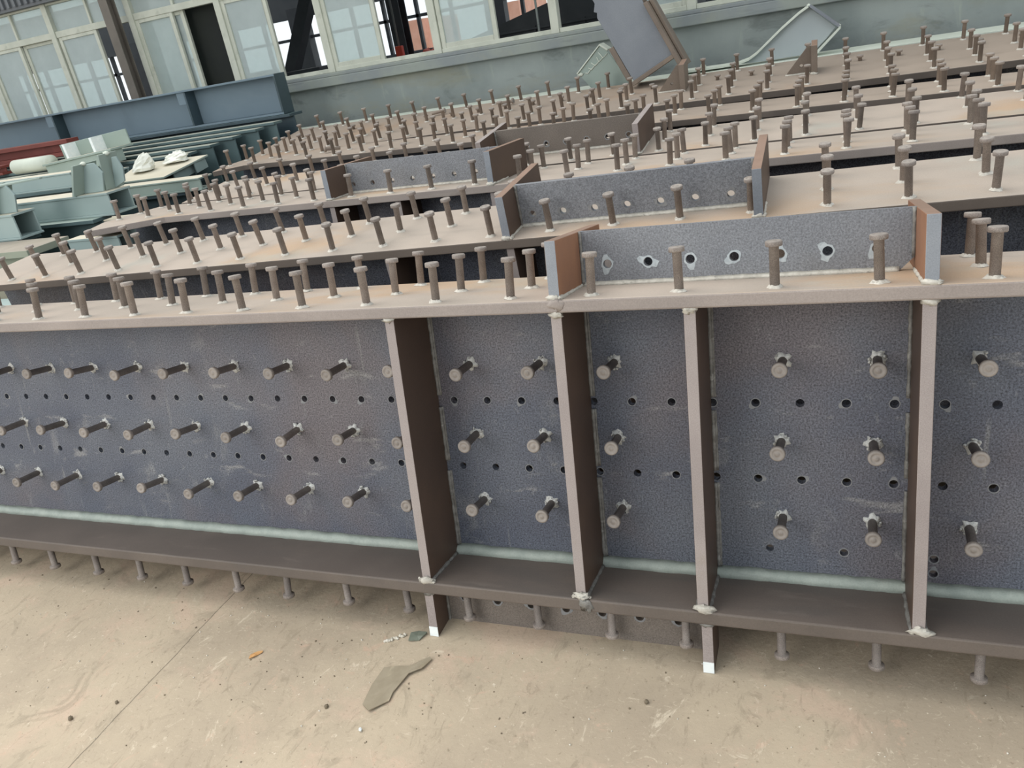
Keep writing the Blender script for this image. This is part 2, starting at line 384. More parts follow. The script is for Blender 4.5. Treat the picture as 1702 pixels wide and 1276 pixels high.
def mrows(O, B):
    m = Matrix.Identity(4)
    for i in range(3):
        for j in range(3): m[i][j] = B[j][i]
        m[i][3] = O[i]
    return m

# ---- the front girder (leans back ten degrees)
FR = Matrix.Translation((0, 0, .3745)) @ Matrix.Rotation(math.radians(-10), 4, 'X')
def front_girder():
    g = empty('steel_girder', mw=FR)
    tag(g, 'nearest steel girder, its drilled side with stud rows and four upright stiffeners facing us', 'girder')
    X0, X1, yF, yB, zt, zb = -.9, 4.3, -.19, .212, .524, -.2745
    MB().box(X0, X1, yF, yB, zt-.030, zt, 1, mt=0).build('top_flange', ['dust', 'edge'], g, .004)
    MB().box(X0, X1, yF, yB, zb, zb+.034, 1, mt=0).build('bottom_flange', ['lower', 'edge_dark'], g, .004)
    hl = [(.1*i, .2244, .0100) for i in range(-8, 42)]+[(.1*i-.098, .0303, .0100) for i in range(-7, 43)]+[(2.626, -.156, .0095), (2.797, -.154, .0095), (2.990, -.154, .0095), (2.990, -.192, .0095)]
    me = holes_mesh(rect(X0, X1, zb+.034, zt-.030), hl, 0, .022); me.materials.append(M['web'])
    w = link('web', me, g)
    b = MB()
    for x, z, r in hl:
        if -.3 < x < 3.5 and rnd.random() < .62:
            m2 = holes_mesh(star(x, z, .0115, .0145, 9, [(rnd.random()*6.28, .008)] if rnd.random() < .5 else []), [(x, z, r)], -.0006, -.0001)
            o = len(b.v); b.v += [tuple(v.co) for v in m2.vertices]
            for p in m2.polygons: b.f.append(tuple(o+i for i in p.vertices)); b.m.append(0); b.sm.append(False)
            bpy.data.meshes.remove(m2)
    gm = b.build('grind_mark', 'grind_dull', w); gm['kind'] = 'stuff'
    b = MB(); fillet(b, X0, X1, 0, zb+.034, .020, .026, .025); b.build('weld_seam', 'weld_pale', w)
    sx = [1.739, 2.180, 2.4835, 2.944]
    for x in sx:
        s = MB().box(x-.0132, x+.0132, -.181, 0, zb+.034, zt-.030, 0, my=1).build('stiffener', ['brown', 'stiff_edge'], g, .0018)
        b = MB()
        segs = [(zb+.06, .015), (.048, .205), (.24, zt-.032)]
        for z0, z1 in segs:
            one_bead(s, (x+.0165, -.003, z0), (x+.0165, -.003, z1), .0055); one_bead(s, (x-.0165, -.003, z0), (x-.0165, -.003, z1), .0055)
            one_bead(s, (x+.0225, -.001, z0), (x+.0225, -.001, z1), .0035)
        one_bead(s, (x+.014, -.178, zb+.036), (x+.014, -.02, zb+.036), .006); one_bead(s, (x-.014, -.178, zb+.036), (x-.014, -.02, zb+.036), .006)
        b = MB(); b.lump((x+.003, -.184, zb+.039), .024, .009, .010, 0, .45, 9, 6)
        for _ in range(5): b.lump((x+rnd.uniform(-.026, .026), -.184+rnd.uniform(-.004, .012), zb+.036), .006, .005, .004, 0, .4, 6, 4)
        b.build('weld_lump', 'weld_white', s)
        b = MB(); b.lump((x, -.181, zt-.034), .017, .009, .008, 0, .4, 9, 6); b.build('weld_lump', 'weld_white', s)
    # lump running over the flange edge under the second stiffener
    b = MB(); b.lump((2.192, -.191, zb+.022), .018, .004, .016, 0, .5, 9, 6); b.lump((2.2, -.191, zb+.008), .008, .003, .010, 0, .4); b.build('weld_spatter', 'bead', g)
    b = MB(); b.lump((2.184, -.1895, zt-.012), .018, .0025, .012, 0, .5, 9, 6); b.build('weld_spatter', 'edge', g)
    # studs on top, on the web and underneath
    for k in range(-3, 19):
        x = .457+.2*k
        for r, y in enumerate((-.141, .011, .163)):
            if r == 1 and 2.12 < x < 3.0: continue
            if abs(x-2.182) < .03 or abs(x-2.946) < .03:
                continue
            stud(g, x, y, zt)
    for z, s in ((.3287, .063), (.1285, .0573), (-.068, .0583)):
        for k in range(-2, 19):
            x = s+.2*k
            if min(abs(x-q) for q in sx) < .028: continue
            stud(g, x, 0, z, 'front', 'web_stud', tilt=1.8)
    for x in [-.2, .008, .203, .417, .621, .818, 1.026, 1.227, 1.437, 1.640, 1.834, 2.041, 2.247, 2.436, 2.661, 2.868, 3.076, 3.28]:
        stud(g, x-.004, -.136, zb, 'down', 'bottom_stud', collar=False)
    splice(g, 2.194, 2.933, .004, yF+.006, .2, zt, .1335, .575, [2.261+.0998*i for i in range(7)], ('splice', 'splice_edge', 'rust'), clip=.03, big=1.0)
    splice(g, 1.751, 2.478, -.107, -.182, -.085, zb, .137, -.3258, [1.809+.1*i for i in range(7)], ('splice_brown', 'stiff_edge', 'brown'), up=-1, te=.026, big=.55)
    for x in (1.738, 2.491):
        MB().box(x-.013, x+.013, -.1832, -.1815, zb-.137, zb-.108).build('paint_mark', 'white_paint', g)
    return g
front_girder()

# ---- the five girders behind it
B2 = mrows((-.44252, .69917, .89167), [[.999849, .013668, .010702], [-.014322, .99787, .063647], [-.009809, -.063791, .997915]])
B3 = mrows((-.37663, 1.4695, .93373), [[.999814, -.01926, -.000573], [.019208, .998594, -.049409], [.001524, .049388, .998778]])
B4 = mrows((2.07567, 1.98285, .9188), [[.999958, .007834, -.004699], [-.00745, .997015, .076851], [.005287, -.076813, .997032]])
B5 = mrows((2.03554, 2.53701, .95299), [[.999137, -.039117, -.013973], [.039187, .999221, .004758], [.013776, -.005302, .999891]])
B6 = mrows((2.45563, 3.15797, .98202), [[.999957, .00763, -.005317], [-.006987, .993683, .112006], [.006138, -.111964, .993693]])
def near(x, *a): return any(abs(x-q) < .03 for q in a)
girder('second steel girder from the front, speckled plate with see-through bolt holes on top', B2, -.285, 4.7, -.2, .2, .86, .03, (-.1433, 0, .1433), (0, 23), 'dust', 'edge_dark', False,
       lambda r, x: (r == 1 and 2.22 < x < 3.06) or (r > 0 and near(x, 2.27, 3.024)), (1.83, 2.272, 2.575, 3.024),
       [dict(xl=2.284, xr=3.010, yp=-.08, yF=-.196, yB=.19, zt=0, h=.135, hz=.039, hxs=[2.328+.1022*i for i in range(7)], mats=('splice', 'splice_edge', 'brown'), clip=.02, big=.6)])
girder('third steel girder from the front, short grey-blue drilled plate standing on its left half', B3, -.275, 4.9, -.2, .22, .88, .03, (-.1467, 0, .1467), (-1, 23), 'dust', 'edge', False,
       lambda r, x: (r == 1 and 1.05 < x < 1.93) or (r > 0 and near(x, 1.115, 1.892)), (1.115, 1.45, 1.892),
       [dict(xl=1.128, xr=1.879, yp=-.04, yF=-.196, yB=.2, zt=0, h=.130, hz=.0385, hxs=[1.152+.1017*i for i in range(7)], mats=('splice', 'splice_edge', 'brown'), big=.5)], flare=(.15, .235, .43))
girder('fourth steel girder from the front, brown drilled plate with wide end plates on top', B4, -2.65, 2.6, -.2, .2, .86, .03, (-.1659, 0, .1659), (-13, 12), 'dust', 'edge_dark', False,
       lambda r, x: (r == 1 and -.9 < x < -.05) or (r > 0 and near(x, -.825, -.09)), (),
       [dict(xl=-.812, xr=-.100, yp=0, yF=-.196, yB=.19, zt=0, h=.132, hz=.046, hxs=[-.758+.0995*i for i in range(7)], mats=('splice_brown', 'stiff_edge', 'brown'), big=.25)])
girder('fifth steel girder from the front, narrow brown top with short gap before the widest one', B5, -2.86, 2.6, -.2, .2, .9, .03, (-.1655, 0, .1655), (-14, 12), 'dust_brown', 'edge_dark', True,
       lambda r, x: False, flare=(.06, .14, .2))
g6 = girder('rearmost and widest steel girder, rusty brown top with two small triangular gussets', B6, -3.42, 2.2, -.215, .475, .9, .035, (-.159, 0, .159, .41), (-16, 10), 'dust_brown', 'edge_dark', True,
            lambda r, x: (r in (1, 2) and (-.66 < x < -.40 or .06 < x < .30)) or (r == 3 and -.9 < x < -.5))
for k in range(-14, 10):
    x = -.107+.1935*k
    if -.66 < x < -.38 or .06 < x < .30: continue
    stud(g6, x, .232, 0, name='stud_stub', me=STUB, far=True, collar=False)
for x0 in (-.63, .084):
    me = holes_mesh([(x0, 0), (x0+.137, 0), (x0+.137, .142), (x0+.118, .142)], [(x0+.085, .045, .009)], .088, .104); me.materials.append(M['brown_col'])
    o = link('gusset_plate', me, g6)
    MB().box(x0+.137, x0+.168, .045, .20, 0, .150, 0, mt=1).build('end_plate', ['brown_col', 'rust_dull'], g6, .0015)
    b = MB(); fillet(b, x0, x0+.137, .088, 0, .008, .008, .02); b.build('weld_bead', 'weld_white', o)
    b = MB(); b.lump((x0+.15, .045, .004), .02, .008, .008); b.build('weld_lump', 'weld_white', o)

# loose studs lying on the girders
for i, (mw, x, y, a, lab) in enumerate([(B5, -2.05, -.02, 205, 'loose stud lying on its side near the left end of the fifth girder'), (B6, -2.22, .30, 10, 'loose stud lying flat on the rearmost girder, left of two others'), (B6, -1.72, .33, -6, 'loose stud lying flat on the rearmost girder below the window opening')]):
    o = link('loose_stud', STUD_F); o.matrix_world = mw @ Matrix.Translation((x, y, .0178)) @ Matrix.Rotation(math.radians(a), 4, 'Z') @ Matrix.Rotation(math.radians(90-4.2), 4, 'Y')
    tag(o, lab, 'stud')

# ------------------------------------------------------------------ setting
struct(MB().box(-14, 14, -9, 4.33, -.2, 0).build('floor', 'floor'))
WY = 4.2
struct(MB().box(-9, 9, WY, WY+.13, 0, 1.300).build('wall_back', 'wall'))
b = MB(); b.box(-9, 9, WY-.055, WY+.13, 1.300, 1.368); b.box(-9, 9, WY-.035, WY+.13, 1.368, 1.396); struct(b.build('trim_1', 'sill', None, .006))
# corrugated sheet over the windows
b = MB(); b.box(-9, 9, WY-.05, WY+.13, 2.352, 3.6)
x = -6.0
while x < 3: b.box(x, x+.03, WY-.075, WY-.05, 2.375, 3.6); x += .075
struct(b.build('trim_2', 'lintel'))

FY0, FY1 = WY+.02, WY+.085
posts = [-4.665, -3.735, -2.80, -1.878, -.950, .010, .950, 1.915, 2.87, 3.83]
def sash(par, x0, x1, y, z0=1.425, z1=2.070, w=.036, name='sash'):
    b = MB()
    b.box(x0, x0+w, y-.014, y+.014, z0, z1); b.box(x1-w, x1, y-.014, y+.014, z0, z1)
    b.box(x0+w, x1-w, y-.014, y+.014, z0, z0+w); b.box(x0+w, x1-w, y-.014, y+.014, z1-w*.8, z1)
    s = b.build(name, 'frame', par, .003)
    MB().box(x0+w-.004, x1-w+.004, y-.003, y+.003, z0+w-.004, z1-w*.8+.004).build('pane', 'glass', s)
    return s
# (bay index) -> list of (x0, x1, track) sashes
SA = {0: [(-4.64, -4.2, 0), (-4.2, -3.765, 1)], 1: [(-3.70, -3.235, 0)], 2: [(-2.775, -2.365, 0), (-2.735, -2.272, 1)], 3: [(-1.853, -1.415, 0)],
      4: [(-.925, -.462, 0)], 5: [(.040, .505, 0)], 6: [(1.45, 1.885, 0)], 7: [(2.41, 2.845, 0)], 8: [(2.90, 3.37, 1)], 9: [(-6.50, -6.07, 0), (-6.07, -5.63, 1)], 10: [(-5.57, -5.13, 0), (-5.13, -4.70, 1)]}
bays = list(zip(posts, posts[1:]))+[(-6.535, -5.60), (-5.60, -4.665)]
for i, (x0, x1) in enumerate(bays):
    w = struct(empty('window_%d' % (i+1), ((x0+x1)/2, WY+.05, 1.396)))
    def at(bm, name, mats, bev=.003, par=w):
        o = bm.build(name, mats, None, bev)
        for v in o.data.vertices: v.co -= Vector(w.location)
        o.parent = par; return o
    pw = .034
    b = MB()
    b.box(x0-pw, x0+pw*.8, FY0-.01, FY1, 1.396, 2.352)
    if i == 8: b.box(x1-pw, x1+pw, FY0-.01, FY1, 1.396, 2.352)
    b.box(x0+pw*.8, x1-pw, FY0, FY1, 1.396, 1.427); b.box(x0+pw*.8, x1-pw, FY0, FY1, 2.070, 2.122); b.box(x0+pw*.8, x1-pw, FY0, FY1, 2.335, 2.352)
    b.box((x0+x1)/2-.012, (x0+x1)/2+.012, FY0+.01, FY1-.01, 2.122, 2.335)
    at(b, 'window_frame', 'frame')
    for (a, c) in ((x0+pw*.8, (x0+x1)/2-.012), ((x0+x1)/2+.012, x1-pw)):
        at(MB().box(a, c, FY0+.03, FY0+.036, 2.122, 2.335), 'pane', 'glass', 0)
    for (a, c, tr) in SA[i]:
        s = sash(w, a, c, FY0+.02+.03*tr)
        for o in (s, s.children[0]):
            for v in o.data.vertices: v.co -= Vector(w.location)
# taupe steel post in front of the windows
t = empty('steel_post', (-2.852, 4.06, 0))
b = MB(); b.box(-.045, .045, -.045, -.037, 0, 3.0); b.box(-.045, .045, .037, .045, 0, 3.0); b.box(-.004, .004, -.037, .037, 0, 3.0); b.build('shaft', 'post', t)
MB().box(-.09, .09, -.07, .07, 0, .012).build('base_plate', 'post', t)
tag(t, 'taupe steel post standing in front of the windows at the far left', 'post')

# ---- the workshop seen through the windows
struct(MB().box(-16, 9, WY+.13, 9.5, -.2, 0).build('floor_2', 'room'))
b = MB(); b.box(-16, 9, WY-.05, 7.4, 3.6, 3.7); b.box(-16, 9, 8.7, 9.6, 3.6, 3.7); struct(b.build('ceiling', 'room'))  # unseen gap between the two slabs, added to let daylight into the workshop
b = MB(); b.box(-16, 9, 9.3, 9.5, 0, 1.40); b.box(-16, 9, 9.3, 9.5, 2.12, 2.94); b.box(-16, 9, 9.3, 9.5, 3.5, 3.6)
struct(b.build('wall_far', 'room'))
w = struct(empty('window_12', (0, 9.35, 1.40)))
b = MB(); x = -15.6
while x < 6:
    b.box(x-.022, x+.022, 0, .06, 0, .72); x += .52
b.box(-16, 9, 0, .06, .42, .46)
x = -13.9
while x < 8: b.box(x-.14, x+.14, -.06, .1, -.1, .85); x += 3.12
b.build('window_frame', 'dark', w)

def simple(name, bm, mats, label, cat, group=None, bev=0):
    o = bm.build(name, mats, None, bev)
    c = Vector(((min(v.co.x for v in o.data.vertices)+max(v.co.x for v in o.data.vertices))/2, (min(v.co.y for v in o.data.vertices)+max(v.co.y for v in o.data.vertices))/2, min(v.co.z for v in o.data.vertices)))
    o.data.transform(Matrix.Translation(-c)); o.location = c
    return tag(o, label, cat, group)

def isec(b, x, y, h, w=.2, d=.2, t=.015, z0=0, m=0):
    b.box(x-w/2, x+w/2, y-d/2, y-d/2+t, z0, z0+h, m); b.box(x-w/2, x+w/2, y+d/2-t, y+d/2, z0, z0+h, m); b.box(x-t/2, x+t/2, y-d/2+t, y+d/2-t, z0, z0+h, m)
b = MB(); isec(b, -1.70, 7.0, 3.6, .15, .17); simple('steel_column', b, 'dark', 'dark steel column inside the workshop, seen behind the red hook', 'column')
b = MB(); isec(b, -4.45, 6.5, 3.6, .16, .16); simple('steel_column', b, 'machine', 'slim dark column inside the workshop, left of the taupe post', 'column')
b = MB()
b.add(*(lambda p: (p, [(0, 1, 2, 3), (4, 7, 6, 5), (0, 4, 5, 1), (1, 5, 6, 2), (2, 6, 7, 3), (3, 7, 4, 0)]))([(-3.46, 6.95, 1.25), (-3.30, 6.95, 1.25), (-2.35, 6.95, 2.75), (-2.52, 6.95, 2.75), (-3.46, 7.1, 1.25), (-3.30, 7.1, 1.25), (-2.35, 7.1, 2.75), (-2.52, 7.1, 2.75)]), 0)
b.box(-3.47, -3.28, 6.94, 7.11, 0, 1.3); simple('steel_brace', b, 'dark', 'dark diagonal brace rising inside the workshop behind the third opening', 'brace')
t = empty('workshop_machine', (-2.98, 6.5, 0))
MB().box(-.42, .02, -.25, .25, 0, 1.40).build('body', 'machine', t, .01)
MB().box(-.38, -.16, -.2, .1, 1.40, 1.50).build('motor', 'machine', t, .02)
b = MB(); b.tube([(-.05+.1*math.cos(a*.5), -.26, 1.36+.1*math.sin(a*.5)) for a in range(13)], .012, 6, 0, 0, False); b.build('hand_wheel', 'dark', t)
MB().box(.04, .50, -.1, .3, 0, 1.44).build('cabinet', 'room', t, .01)
tag(t, 'dark grey machine with hand wheel inside the workshop, right of the blue girder end', 'machine')
b = MB(); b.prism([(-.8, .9), (1.6, .9), (1.6, 1.75), (.45, 1.68), (-.8, 1.40)], 'y', 6.3, 7.4); b.box(-.8, 1.6, 6.24, 6.3, 1.43, 1.45); b.box(-.8, 1.6, 6.3, 7.4, 0, .9)
for x in (-.4, .1, .6, 1.1): b.box(x, x+.02, 6.27, 6.3, .9, 1.46)
simple('sheet_bin', b, 'dark', 'long dark sloping sheet-metal bin inside the workshop', 'bin')
b = MB(); b.tube([(.695, 4.62, 0), (.695, 4.62, 3.6)], .009, 8); simple('thin_pipe', b, 'sill', 'thin upright grey pipe behind the opening with the dark bin', 'pipe')
b = MB(); b.tube([(-1.503, 6.5, 3.6), (-1.50, 6.5, 1.5)], .012, 8); o = simple('hanging_rod', b, 'sill', 'pale rod hanging from the ceiling before the dark column', 'rod')
MB().box(-.04, .04, -.03, .03, -.11, 0).build('hook_cover', 'red', o, .008)
b = MB(); b.lump((-1.16, 6.5, 1.36), .13, .09, .06, 0, .35, 9, 6); b.box(-1.4, -.9, 6.35, 6.8, 0, 1.31, 0); simple('red_tarp', b, 'red', 'orange-red heap inside the workshop near the second opening', 'tarp')
simple('dark_board', MB().box(-2.36, -1.885, 4.37, 4.40, 0, 3.6), 'black', 'tall black-green board closing the opening right of the doubled sash', 'board')
simple('brick_building', MB().box(-6.25, -5.72, 16, 18, 0, 1.97), 'brick', 'salmon building beyond the workshop, seen past the red hook', 'building')
simple('brick_building', MB().box(-3.95, -3.40, 16, 18, 0, 1.96), 'brick', 'salmon building beyond the workshop, seen above the dark bin', 'building')
struct(MB().box(-30, 20, 9.6, 40, -.25, -.05).build('ground', 'sill'))

# ------------------------------------------------------------------ stacked painted steel on the left
def ibeam(label, cat, x0, x1, y0, y1, z0, z1, mats, tf=.012, name='painted_girder', web=None, box=False, ends=None):
    """painted beam along x: top and bottom flange, one web (or two webs for an open box)"""
    t = empty(name, ((x0+x1)/2, (y0+y1)/2, z0)); c = t.location
    def part(nm, bm, ms):
        o = bm.build(nm, ms, None, .002)
        o.data.transform(Matrix.Translation(-c)); o.parent = t; return o
    side, top = mats
    part('top_flange', MB().box(x0, x1, y0, y1, z1-tf, z1, 0, mt=1), [side, top]); part('bottom_flange', MB().box(x0, x1, y0, y1, z0, z0+tf), side)
    if box:
        part('web', MB().box(x0, x1-.004, y0+.006, y0+.016, z0+tf, z1-tf), side); part('web', MB().box(x0, x1-.004, y1-.016, y1-.006, z0+tf, z1-tf), side)
    else:
        yw = (y0+y1)/2 if web is None else web
        part('web', MB().box(x0, x1-.003, yw-.006, yw+.006, z0+tf, z1-tf), side)
    if ends: ends(part)
    return tag(t, label, 'beam')

def blue_parts(part):
    for x in (-3.40, -1.935):
        part('stiffener', MB().box(x-.008, x+.008, 3.585, 3.694, 1.194, 1.452), ['blue_dark'])
        part('clip_plate', MB().box(x-.085, x-.008, 3.592, 3.600, 1.36, 1.452), ['blue'])
    part('end_plate', MB().box(-1.075, -1.059, 3.582, 3.72, 1.18, 1.468), ['blue_dark'])
ibeam('long blue-grey girder lying below the left windows, top of its stack', 'beam', -6.0, -1.06, 3.58, 3.72, 1.18, 1.466, ('blue', 'blue'), .014, web=3.70, ends=blue_parts)
# girders carrying the blue one and the stripes
ibeam('dark teal girder directly under the blue-grey girder', 'beam', -6.0, -1.0, 3.56, 3.73, 0, 1.178, ('blue_dark', 'teal'), .02, web=3.62)
stripe = [(-1.02, 3.37, 1.150), (-1.10, 3.245, 1.130), (-1.22, 3.12, 1.110), (-1.33, 2.995, 1.088), (-1.45, 2.882, 1.064)]
names = ['farthest of five parallel grey-green beams lying before the blue girder', 'second farthest of five parallel grey-green beams before the blue girder', 'middle one of five parallel grey-green beams before the blue girder', 'second nearest of five parallel grey-green beams before the blue girder', 'nearest of five parallel grey-green beams before the blue girder']
M['stripe'] = mat('grey_green_dusty_paint', '959A8E', 'A2A699', 3, .7, [('83897F', 3, .5, .7, .6, (.4, 1, 1))])
for (x1, y, z), nm in zip(stripe, names):
    ibeam(nm, 'beam', -4.5, x1, y, y+.108, z*0+.512, z, ('teal', 'stripe'), .018, ends=None, web=y+.03)['group'] = 'parallel beams before the blue girder'
ibeam('deep teal girder carrying the row of parallel beams', 'beam', -4.5, -1.5, 2.86, 3.48, 0, .51, ('blue_dark', 'teal'), .02)
# maroon pieces
ibeam('long maroon beam lying against the blue-grey girder', 'beam', -4.2, -2.80, 3.12, 3.24, 1.152, 1.272, ('maroon', 'maroon'), .03)
ibeam('short maroon piece at the left edge, left of the white pipe', 'beam', -4.0, -3.40, 2.94, 3.04, 1.09, 1.16, ('maroon', 'maroon'), .02)
# white pipe
b = MB(); b.tube([(-3.12, 2.86, 1.140), (-2.72, 2.86, 1.140)], .054, 24, 0, 0, True); o = simple('white_pipe', b, 'cream', 'thick cream-white pipe lying between the maroon beam and the sage tray', 'pipe', None)
# sage tray with white dividers
t = empty('steel_tray', (-2.33, 2.87, 1.062))
MB().box(-.36, .33, -.105, .0, 0, .085).build('front_channel', 'green2', t, .003)
MB().box(-.37, .345, -.12, .10, .085, .100, 0, mt=1).build('shelf', ['green2', 'green_top'], t, .002)
MB().box(-.36, .335, .088, .10, .100, .205).build('back_web', 'green2', t, .002)
for x in (-.20, .085): MB().box(x-.012, x+.012, -.02, .088, .100, .203).build('divider', 'white_paint', t)
t.rotation_euler = (0, -math.radians(3.4), 0)
tag(t, 'sage-green steel section with white dividers, right end of the white pipe', 'section')
ibeam('pale grey-green beam under the tray and pipe', 'beam', -4.0, -1.93, 2.42, 2.80, .902, 1.038, ('green', 'green_top'), .012, box=True)
ibeam('pale blue-green box beam with dark open end, left of the paired bracket', 'beam', -4.0, -1.655, 2.06, 2.18, 1.035, 1.128, ('green', 'green_top'), .010, box=True)
# beam with the two wrapped lumps
t = empty('painted_girder', (-1.5, 2.44, .915)); c = t.location.copy()
o = MB(); o.prism([(-1.74, 2.44), (-1.285, 2.44), (-1.24, 2.86), (-1.88, 2.86)], 'z', .972, .984, 0, 1); o = o.build('top_flange', ['green2', 'green_top'], None, .002); o.data.transform(Matrix.Translation(-c)); o.parent = t
for nm, bx in (('web', (-1.74, -1.34, 2.45, 2.462, .927, .972)), ('bottom_flange', (-1.74, -1.34, 2.44, 2.83, .915, .927)), ('stiffener', (-1.315, -1.303, 2.55, 2.84, .905, .972)), ('stiffener', (-1.27, -1.258, 2.72, 2.84, .905, .972))):
    o = MB().box(*bx).build(nm, 'green', None, .0015); o.data.transform(Matrix.Translation(-c)); o.parent = t
t.rotation_euler = (math.radians(8), 0, 0)
tag(t, 'pale green beam with dusty top carrying two white wrapped lumps', 'beam')
def crumple(name, c, r, label, seed, peak):
    q = random.Random(seed); b = MB(); n, k = 16, 9; vs = []; fs = []
    for j in range(k+1):
        ph = (math.pi/2)*j/k
        for i in range(n):
            a = 2*math.pi*i/n; f = 1+.32*(q.random()-.5)
            x = c[0]+r[0]*f*math.cos(ph)*math.cos(a)+peak[0]*math.sin(ph); y = c[1]+r[1]*f*math.cos(ph)*math.sin(a)+peak[1]*math.sin(ph)
            vs.append((x, y, c[2]+r[2]*math.sin(ph)*(1+.2*(q.random()-.5))+(0 if j else -.0)))
    for j in range(k):
        for i in range(n): fs.append((j*n+i, j*n+(i+1) % n, (j+1)*n+(i+1) % n, (j+1)*n+i))
    fs.append(tuple(range(n))[::-1]); b.add(vs, fs, 0, False)
    return simple(name, b, 'white_wrap', label, 'wrap')
crumple('plastic_wrap', (-1.625, 2.62, 1.018), (.085, .055, .112), 'tall peaked lump of white plastic wrap on the dusty green beam', 3, (.05, 0))
crumple('plastic_wrap', (-1.44, 2.74, 1.036), (.10, .06, .065), 'low rounded lump of white plastic wrap on the dusty green beam', 5, (.03, .02))
ibeam('pale sage beam with bright top below the beam carrying white wrap', 'beam', -1.75, -.80, 2.20, 2.33, .905, .980, ('green2', 'green_top'), .010, web=2.215)
ibeam('green girder deep in the stack under the sage beams', 'beam', -3.6, -1.70, 2.06, 2.18, 0, 1.034, ('teal', 'green2'), .02)
ibeam('dark girder deep in the stack under the sage beam with bright top', 'beam', -3.6, -.95, 2.21, 2.33, 0, .904, ('blue_dark', 'teal'), .02)
ibeam('green girder deep in the stack under the wrapped lumps', 'beam', -3.6, -1.30, 2.44, 2.80, 0, .901, ('blue_dark', 'teal'), .02)
# open box beams nearest the studs
ibeam('pale blue-green box beam with open right end under the paired bracket', 'beam', -3.2, -.905, 1.60, 1.775, .918, 1.043, ('green', 'green_top'), .012, box=True)
ibeam('pale green box beam with dark open end at the left edge, under the single bracket', 'beam', -3.2, -1.225, 1.25, 1.40, .905, 1.040, ('green', 'green_top'), .012, box=True)
ibeam('dark green girder deep in the stack under the open box beams', 'beam', -3.2, -1.0, 1.53, 1.665, 0, .917, ('teal', 'green2'), .02)
ibeam('dark green girder at the left edge, deep under the single bracket', 'beam', -3.2, -1.26, 1.25, 1.40, 0, .904, ('teal', 'green2'), .02)
ibeam('short dusty flanged green beam poking out beside the third girder', 'beam', -2.6, -.735, 1.68, 1.89, 0, .862, ('green', 'green_top'), .012)
ibeam('olive dusty beam lying beside the left end of the second girder', 'beam', -2.6, -.86, .98, 1.235, .60, .905, ('olive', 'olive_top'), .034, web=1.04)
ibeam('short pale green box girder under the flared end of the third girder', 'beam', -.76, -.42, 1.13, 1.22, 0, .904, ('green', 'green_top'), .012, box=True)
ibeam('pale blue beam low at the left edge beside the second girder web', 'beam', -2.6, -.80, .62, .88, .60, .70, ('green', 'green'), .012, box=True)
ibeam('olive support girder low at the left edge', 'beam', -2.6, -.80, .60, 1.235, 0, .598, ('teal', 'olive'), .02)

def bracket(name, loc, sc, label, double):
    t = empty(name, loc)
    def plate(nm, pts, y0, y1, m='green'):
        b = MB(); b.prism([(p[0]*sc, p[1]*sc) for p in pts], 'y', y0, y1); return b.build(nm, m, t, .0015)
    # side plate facing the studs, with its back plate and flared wing
    plate('face_plate', [(0, 0), (.15, 0), (.19, .10), (.15, .155), (.075, .155)], .0, .010)
    b = MB(); b.prism([(-.01*sc, 0), (.004*sc, 0), (.082*sc, .16*sc), (.066*sc, .16*sc)], 'y', -.075, .09); b.build('back_plate', 'green2', t, .0015)
    b = MB(); b.prism([(.0, -.07), (.0, .085), (.012, .085), (.012, -.07)], 'z', 0, .15*sc)
    for v in range(len(b.v)): b.v[v] = (b.v[v][0]+.19*sc*0+(.15*sc), b.v[v][1]+.0, b.v[v][2])
    if double:
        b = MB(); b.prism([(p[0]*sc, p[1]*sc) for p in [(.15, .0), (.235, .03), (.255, .10), (.235, .165), (.20, .165)]], 'y', .085, .095); b.build('face_plate', 'green', t, .0015)
        b = MB(); b.prism([(.14*sc, 0), (.154*sc, 0), (.185*sc, .19*sc), (.171*sc, .19*sc)], 'y', .02, .15); b.build('back_plate', 'green2', t, .0015)
        for q in ((.075*sc, .0, .158*sc), (.178*sc, .08, .188*sc)):
            b = MB(); b.lump(q, .019, .02, .012, 0, .4); b.build('weld_lump', 'cream', t)
    else:
        b = MB(); b.prism([(.05*sc, -.06), (.05*sc, .08), (.30*sc, .12), (.30*sc, .10)], 'z', .155*sc, .164*sc); b.build('cap_plate', 'green2', t, .001)
    return tag(t, label, 'bracket')
bracket('steel_bracket', (-1.13, 1.655, 1.044), 1.0, 'pale grey-green bracket of two paired plates standing on the open box beam', True)
bracket('steel_bracket', (-1.375, 1.30, 1.041), .9, 'pale green single bracket standing on the box beam at the left edge', False)
# another bracket cut by the frame
bracket('steel_bracket', (-1.66, 1.30, 1.041), .9, 'pale green bracket cut by the left edge of the picture', False)

# ------------------------------------------------------------------ steel behind the rear girder
ibeam('cream-green girder lying along the wall behind the rearmost girder', 'beam', -1.6, 5.5, 3.74, 4.05, 0, 1.028, ('cream', 'cream'), .03)
t = empty('steel_offcut', (1.640, 3.45, 1.066)); t.rotation_euler = (0, -math.radians(25.6), 0)
b = MB(); b.prism([(0, 0), (.277, 0), (.277, 1.0), (.03, 1.0), (.03, .505), (.0, .47), (.015, .455), (0, .43)], 'y', 0, .016); b.build('face_plate', 'grey_plate', t, .002)
MB().box(-.012, .285, -.03, .15, -.026, 0).build('base_plate', 'brown_col', t, .003)
b = MB(); b.box(.279, .305, -.035, .17, -.10, .335); b.box(.307, .325, .02, .15, -.10, .36); b.build('side_plate', 'brown_col', t, .003)
MB().box(.252, .279, .016, .13, 0, 1.0).build('flange', 'brown_col', t, .003)
MB().box(-.035, -.002, .0, .05, .02, .24, 0).build('flange', 'brown_col', t, .003)
tag(t, 'grey-brown column offcut leaning over the rearmost girder in front of the window', 'column')
t = empty('gusset_offcut', (1.40, 3.66, 1.0))
